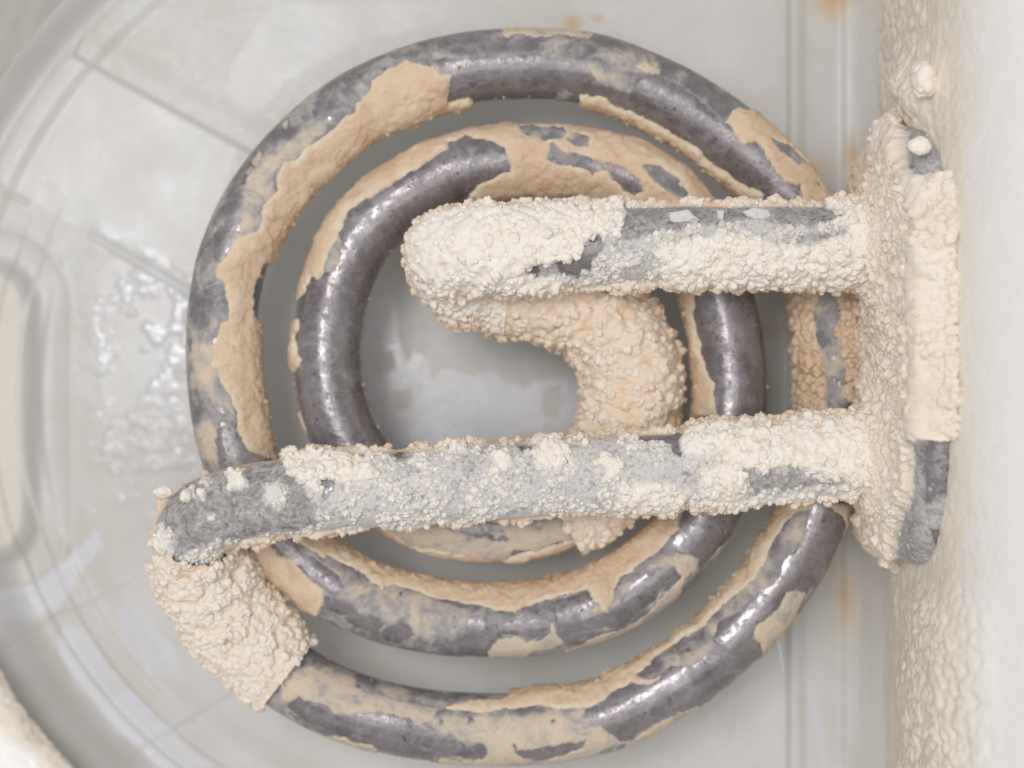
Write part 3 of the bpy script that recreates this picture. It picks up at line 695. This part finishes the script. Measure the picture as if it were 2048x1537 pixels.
def crust_part(name, s0, s1, default, rules, extra, tan_fn, side=.8, step=2.7, nv=172, big=1.0, nn=(1500, 1500), zmin=-.8, seed=100, nsize=1.0):
    P, N, nu, s, a, C = tube_grid(s0, s1, step, nv); px, py = plan(P)
    c_ = crust_field(P, N, px, py, default(P, px, py), rules, side)
    ex = extra(s, px, py)
    Wp = P+np.stack([5*vnoise(P, 15, seed+31), 5*vnoise(P, 15, seed+32), 5*vnoise(P, 15, seed+33)], -1)
    Bg, i1 = bumps(Wp, 27*big, seed); Bm, i2 = bumps(Wp, 13*big, seed+10); Bs, i3 = bumps(Wp, 7.5, seed+20)
    heavy = sstep(.45, .95, c_); fine = sstep(.06, .30, c_)
    off = -2.2+fine*(2.4+Bs*(2.4+2.2*sstep(.2, .6, c_))+Bm*2.6*sstep(.25, .6, c_))+heavy*(2+Bg*13*big*(.75+.6*vnoise(P, 50, seed+6))+Bm*7+Bs*2.5+3*fbm(P, 60, 2, seed+5)+1.2*vnoise(P, 6, seed+8))+ex*(1+.12*fbm(P, 70, 2, seed+6))
    V = P+N*off[:, None]
    F_ = grid_faces(nu, nv, True)[:, ::-1]
    keep = (c_[F_].max(1) > .02) & (N[F_[:, 0], 2] > zmin)
    tb = np.clip(tan_fn(P, N, px, py), 0, 1); tn = np.clip(tb+.5*heavy*sstep(.55, .15, Bg*.6+Bm*.45), 0, 1)  # hollows between bumps tinted tan: shade put into the colour
    thick = np.clip(.15*fine+.05*sstep(.3, .42, c_)+c_*.50+heavy*.42-.10+.20*(Bs-.3)+ (ex > 3)*.3, 0, 1)
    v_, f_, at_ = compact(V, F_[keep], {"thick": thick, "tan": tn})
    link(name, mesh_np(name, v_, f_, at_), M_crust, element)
    # separate nodules bedded in the crust
    Cs, Ns, Rs, Ts, Tk = [], [], [], [], []
    up = N[:, 2] > zmin+.15
    cand = np.where((c_ > .62) & up & (Bg > .38))[0]
    if len(cand) and nn[0]:
        q = rng.choice(cand, min(nn[0], len(cand)), replace=False); Cs.append(V[q]-N[q]*3.0); Ns.append(N[q]); Rs.append((2.8+8*rng.random(len(q))**2.1)*big*nsize); Ts.append(tb[q]*rng.uniform(.3, .9, len(q))); Tk.append(np.clip(thick[q]+.1, 0, 1))
    cand = np.where((c_ > .31) & (c_ <= .7) & up & (fbm(P, 40, 2, seed+44) > -.1))[0]
    if len(cand) and nn[1]:
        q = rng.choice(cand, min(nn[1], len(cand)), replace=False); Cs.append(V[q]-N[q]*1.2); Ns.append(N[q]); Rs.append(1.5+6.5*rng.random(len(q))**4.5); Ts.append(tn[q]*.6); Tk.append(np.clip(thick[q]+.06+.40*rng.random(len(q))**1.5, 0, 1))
    cand = np.where((np.abs(N[:, 2]) < .45) & (c_ > .5))[0]
    if len(cand):
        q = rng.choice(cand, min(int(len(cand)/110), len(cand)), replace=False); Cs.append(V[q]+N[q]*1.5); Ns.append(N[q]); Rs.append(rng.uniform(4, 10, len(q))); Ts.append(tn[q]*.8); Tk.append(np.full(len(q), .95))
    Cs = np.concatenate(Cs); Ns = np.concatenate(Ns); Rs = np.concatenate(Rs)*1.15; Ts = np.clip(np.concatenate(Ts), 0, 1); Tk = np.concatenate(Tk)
    bigm = Rs > 6.0
    V1, F1, I1 = nodules(Cs[bigm], None, Rs[bigm], 2); V2, F2, I2 = nodules(Cs[~bigm], None, Rs[~bigm], 1)
    V_ = np.concatenate([V1, V2]); F_ = np.concatenate([F1, F2+len(V1)]); I_ = np.concatenate([np.where(bigm)[0][I1], np.where(~bigm)[0][I2]])
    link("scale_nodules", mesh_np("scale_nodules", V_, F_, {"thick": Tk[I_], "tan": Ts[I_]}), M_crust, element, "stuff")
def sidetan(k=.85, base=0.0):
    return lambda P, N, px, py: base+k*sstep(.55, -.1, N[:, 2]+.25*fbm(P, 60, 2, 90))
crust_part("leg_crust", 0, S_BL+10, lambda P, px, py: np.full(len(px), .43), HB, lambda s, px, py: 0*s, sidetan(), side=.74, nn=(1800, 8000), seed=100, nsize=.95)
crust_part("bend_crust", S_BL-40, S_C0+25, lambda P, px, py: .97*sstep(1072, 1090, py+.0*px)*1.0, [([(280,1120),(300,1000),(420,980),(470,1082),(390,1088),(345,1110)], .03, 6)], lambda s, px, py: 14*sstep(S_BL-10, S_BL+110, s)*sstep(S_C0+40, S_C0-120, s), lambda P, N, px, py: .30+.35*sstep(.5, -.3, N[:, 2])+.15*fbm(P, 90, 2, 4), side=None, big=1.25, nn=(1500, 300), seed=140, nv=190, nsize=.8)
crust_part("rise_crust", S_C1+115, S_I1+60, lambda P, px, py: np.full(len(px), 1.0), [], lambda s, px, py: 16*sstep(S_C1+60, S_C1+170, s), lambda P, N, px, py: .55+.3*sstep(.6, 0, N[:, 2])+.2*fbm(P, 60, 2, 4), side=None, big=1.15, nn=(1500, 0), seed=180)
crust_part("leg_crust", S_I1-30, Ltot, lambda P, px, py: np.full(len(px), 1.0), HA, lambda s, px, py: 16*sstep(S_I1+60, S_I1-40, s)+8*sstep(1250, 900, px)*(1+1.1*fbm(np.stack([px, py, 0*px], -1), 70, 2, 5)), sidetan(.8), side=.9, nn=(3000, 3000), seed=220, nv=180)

# ------------------------------------------------------------------ the flange on the flat wall
FX0, FX1, FY, FZ, RY, RZ = 768.0, 806.0, 78.0, -85.0, 436.0, 308.0
nvf = 420
ang = np.linspace(0, 2*math.pi, nvf, endpoint=False)
def flange_grid(nr, nx_, grow=0.0):
    rows = []
    for r_ in np.linspace(0.02, .88, nr): rows.append((r_, FX0, 0.0))
    for q in np.linspace(0, 1, 12)[1:]: rows.append((.88+.12*math.sin(q*math.pi/2), FX0+36*(1-math.cos(q*math.pi/2)), q))
    for q in np.linspace(0, 1, nx_)[1:]: rows.append((1.0, FX0+36+(FX1+14-FX0-36)*q, 1.0))
    Pn = []; Nn = []
    for r_, x_, t in rows:
        se = (np.abs(np.cos(ang))**3.4+np.abs(np.sin(ang))**3.4)**(-1/3.4); Pn.append(np.stack([np.full(nvf, x_), FY+RY*r_*se*np.cos(ang), FZ+RZ*r_*se*np.sin(ang)], -1))
        ry = np.stack([0*ang, np.cos(ang)/RY, np.sin(ang)/RZ], -1); ry /= np.linalg.norm(ry, axis=1, keepdims=True)
        n_ = np.array([-1, 0, 0])*math.cos(t*math.pi/2)+ry*math.sin(t*math.pi/2); Nn.append(n_)
    return np.concatenate(Pn), np.concatenate(Nn), len(rows)
Pf, Nf, nr = flange_grid(10, 6)
link("flange", mesh_np("flange", Pf, grid_faces(nr, nvf, True)), M_steel, element)
nvf = 900; ang = np.linspace(0, 2*math.pi, nvf, endpoint=False)
Pf, Nf, nr = flange_grid(110, 22); px, py = plan(Pf)
cf = np.full(len(px), 1.0)
qx = px+9*fbm(Pf, 30, 3, 21); qy = py+22*fbm(Pf, 34, 3, 23)
isrim = (Nf[:, 0] > -.75)
for poly, v, soft in (([(1830,878),(1860,884),(1880,880),(1935,875),(1935,1000),(1915,1060),(1900,1140),(1860,1195),(1785,1170),(1795,1100),(1812,1030),(1828,1000)], .30, 6), ([(1842,884),(1925,875),(1905,980),(1885,1000),(1850,1010)], .16, 5),
                      ([(1812,235),(1830,215),(1905,240),(1905,362),(1875,352),(1820,350)], .27, 5), ([(1865,1060),(1900,1050),(1895,1085),(1875,1095)], .02, 3)):
    t = sstep(-soft, soft, polysd(qx, qy, poly, 30)); cf = cf*(1-t)+v*t
dl = np.minimum(np.hypot(Pf[:, 1]-at(1800, 905, -82)[1], Pf[:, 2]+82), np.hypot(Pf[:, 1]-at(1800, 487, -82)[1], Pf[:, 2]+82))
Bg, _ = bumps(Pf, 44, 300); Bm, _ = bumps(Pf, 22, 301); Bs, _ = bumps(Pf, 11, 302); Bf, _ = bumps(Pf, 7, 303); Bg = Bg*(.6+.7*vnoise(Pf, 90, 304))
heavy = sstep(.45, .9, cf); fine = sstep(.06, .3, cf)
rimsmooth = isrim*1.0
off = -2+fine*(2.4+4*Bf)+heavy*(8+(1-.35*rimsmooth)*(22*Bg+8*Bm)+(5+5*isrim)*Bs+(2+2*isrim)*Bf+isrim*8*vnoise(Pf, 30, 312)+isrim*14*fbm(Pf, 70, 2, 313)+5*fbm(Pf, 120, 2, 310))+55*np.exp(-np.maximum(dl-70, 0)/38)*(1-isrim)
off += heavy*(30*sstep(360, 220, py)*sstep(1850, 1760, px)*(.4+Bg)+16*sstep(1780, 1700, px)*(.3+Bg))
Vf = Pf+Nf*off[:, None]
thick = np.clip(.15*fine+cf*.62+heavy*.30-.10+.1*(Bf-.3), 0, 1)
tanf = np.clip(.34+.40*sstep(1790, 1720, px)+.25*fbm(Pf, 60, 2, 311)-.05*isrim, 0, 1)*sstep(.3, .6, cf)
Ff = grid_faces(nr, nvf, True)
v_, f_, a_ = compact(Vf, Ff[cf[Ff].max(1) > .02], {"thick": thick, "tan": tanf})
link("flange_crust", mesh_np("flange_crust", v_, f_, a_), M_crust, element)
cand = np.where((cf > .6) & (Pf[:, 2] > -380) & (~(rimsmooth > .5) | (rng.random(len(cf)) < .8)))[0]
wgt = np.ones(len(cand)); q = np.r_[rng.choice(cand, 2300, replace=False), rng.choice(cand[isrim[cand]], 900, replace=False)]
cand = np.where((cf > .15) & (cf < .5))[0]; q2 = rng.choice(cand, 160, replace=False)
qq = np.r_[q, q2]; Rq = np.r_[3.5+10*rng.random(len(q))**2, rng.uniform(2, 5, len(q2))]
V_, F_, I_ = nodules(Vf[qq]-Nf[qq]*3, Nf[qq], Rq, 2)
link("scale_nodules", mesh_np("scale_nodules", V_, F_, {"thick": np.clip(thick[qq]+.1, 0, 1)[I_], "tan": (tanf[qq]*.8)[I_]}), M_crust, element, "stuff")

# ------------------------------------------------------------------ loose pieces
def blob(name, center, rad, squash, seed, sub=4, lump=.16):
    v, f = ico(sub)
    b_, _ = bumps(v+seed, .9, seed); v = v*(1-lump+lump*1.6*b_+.10*fbm(v+seed*2, 1.1, 2, seed))[:, None]
    v = v*np.array(rad)*1.0; v[:, 2] *= squash
    v = v+np.array(center)
    return mesh_np(name, v, f, {"thick": np.full(len(v), 1.0), "tan": np.full(len(v), .12)})
def loose(name, label, cat, center, rad, squash, seed, group=None, lump=.16):
    o = link(name, blob(name, (0, 0, 0), rad, squash, seed, lump=lump), M_crust)
    o.location = tuple(np.array(center)*S); o["label"] = label; o["category"] = cat
    if group: o["group"] = group
    return o
loose("limescale_pebble", "smooth rounded cream limescale pebble lodged at the top of the flange beside the flat wall", "limescale pebble", at(1840, 292, 205), (22, 17, 17), .75, 4, lump=.30)
loose("limescale_lump", "big cream limescale lump stuck to the flat wall above the top of the flange", "limescale lump", at(1848, 160, 175), (26, 34, 28), 1, 5, lump=.30)
loose("limescale_crumb", "small cream crumb poking out past the left bend of the front leg", "limescale crumb", at(327, 984, -70), (19, 12, 14), 1, 8, "crumbs on the left bend", .3)
loose("limescale_crumb", "small pointed white crumb standing up on the left bend of the front leg", "limescale crumb", at(372, 992, -38), (13, 15, 22), 1, 9, "crumbs on the left bend", .3)
def flake(label, pts, zc, th, seed):
    pts = [at(x_, y_, 0) for x_, y_ in pts]; ctr = np.mean(pts, 0); n_ = len(pts)
    # dense outline, domed plate
    ring = []
    for i in range(n_):
        for t in np.linspace(0, 1, 5, endpoint=False): ring.append(pts[i]*(1-t)+pts[(i+1) % n_]*t)
    ring = np.array(ring)-ctr; ring[:, 2] = 0; m_ = len(ring); rows = []
    for r_, z_ in ((.05, th), (.5, th*.95), (.85, th*.8), (1.0, th*.35), (1.0, -th*.2), (.85, -th*.5), (.05, -th*.5)): rows.append(ring*r_+np.array([0, 0, z_]))
    V = np.concatenate(rows); V += np.stack([1.6*vnoise(V+seed, 8, 1), 1.6*vnoise(V+seed, 8, 2), 1.3*vnoise(V+seed, 9, 3)], -1)
    o = link("limescale_flake", mesh_np("limescale_flake", V, grid_faces(7, m_, True), {"thick": np.full(len(V), .44), "tan": np.zeros(len(V))}), M_crust)
    p = at(1024, 768.5, zc); c0 = ctr.copy(); k_ = (D-zc)/D
    o.location = (c0[0]*k_*S, c0[1]*k_*S, zc*S); o["label"] = label; o["category"] = "limescale flake"; o["group"] = "loose flakes on the rear leg"
    return o
flake("pale angular limescale flake lying on the bare top of the rear leg", [(1337,425),(1375,420),(1402,442),(1380,452),(1340,450)], -22, 5, 3)
flake("pale rounded limescale flake lying on the rear leg near the flange", [(1482,424),(1505,416),(1538,420),(1544,434),(1522,442),(1495,434)], -24, 6, 7)
flake("smallest pale limescale flake on the rear leg, between the angular and the rounded one", [(1432,420),(1448,422),(1447,440),(1436,438)], -20, 5, 11)
def strand(name, label, pts, r_, colr):
    p = np.array(pts); t_ = np.linspace(0, 1, 14)[:, None]
    line = (1-t_)**2*p[0]+2*t_*(1-t_)*p[1]+t_**2*p[2]-p[0]; aa = np.linspace(0, 2*math.pi, 6, endpoint=False)
    tg = np.gradient(line, axis=0); tg /= np.linalg.norm(tg, axis=1, keepdims=True)
    u_ = np.cross(tg, [0.3, .2, .9]); u_ /= np.linalg.norm(u_, axis=1, keepdims=True); v_ = np.cross(tg, u_)
    rr = (r_*(1-.5*t_))[:, None]
    V = (line[:, None]+rr*(u_[:, None]*np.cos(aa)[None, :, None]+v_[:, None]*np.sin(aa)[None, :, None])).reshape(-1, 3)
    m_, nt, b_ = mat_new(name+"_fibre"); b_.inputs['Base Color'].default_value = (*colr, 1); b_.inputs['Roughness'].default_value = .5
    n_ = NB(nt); n_.l(n_.mix(n_.noise(10, 2), colr, tuple(min(1, q*1.5) for q in colr)), b_.inputs['Base Color'])
    o = link(name, mesh_np(name, V, grid_faces(14, 6, True)), m_); o.location = tuple(p[0]*S)
    o["label"] = label; o["category"] = "fibre"
    return o
strand("dark_hair", "tiny dark hair sticking up from the upper edge of the front leg", [at(1186, 842, -40), at(1191, 832, -34), at(1190, 822, -28)], .8, (.03, .025, .02))
strand("white_fibre", "thin white fibre hanging below the lower right of the outer coil", [at(1556, 1278, -320), at(1562, 1310, -330), at(1567, 1348, -345)], 1.1, (.85, .85, .83))
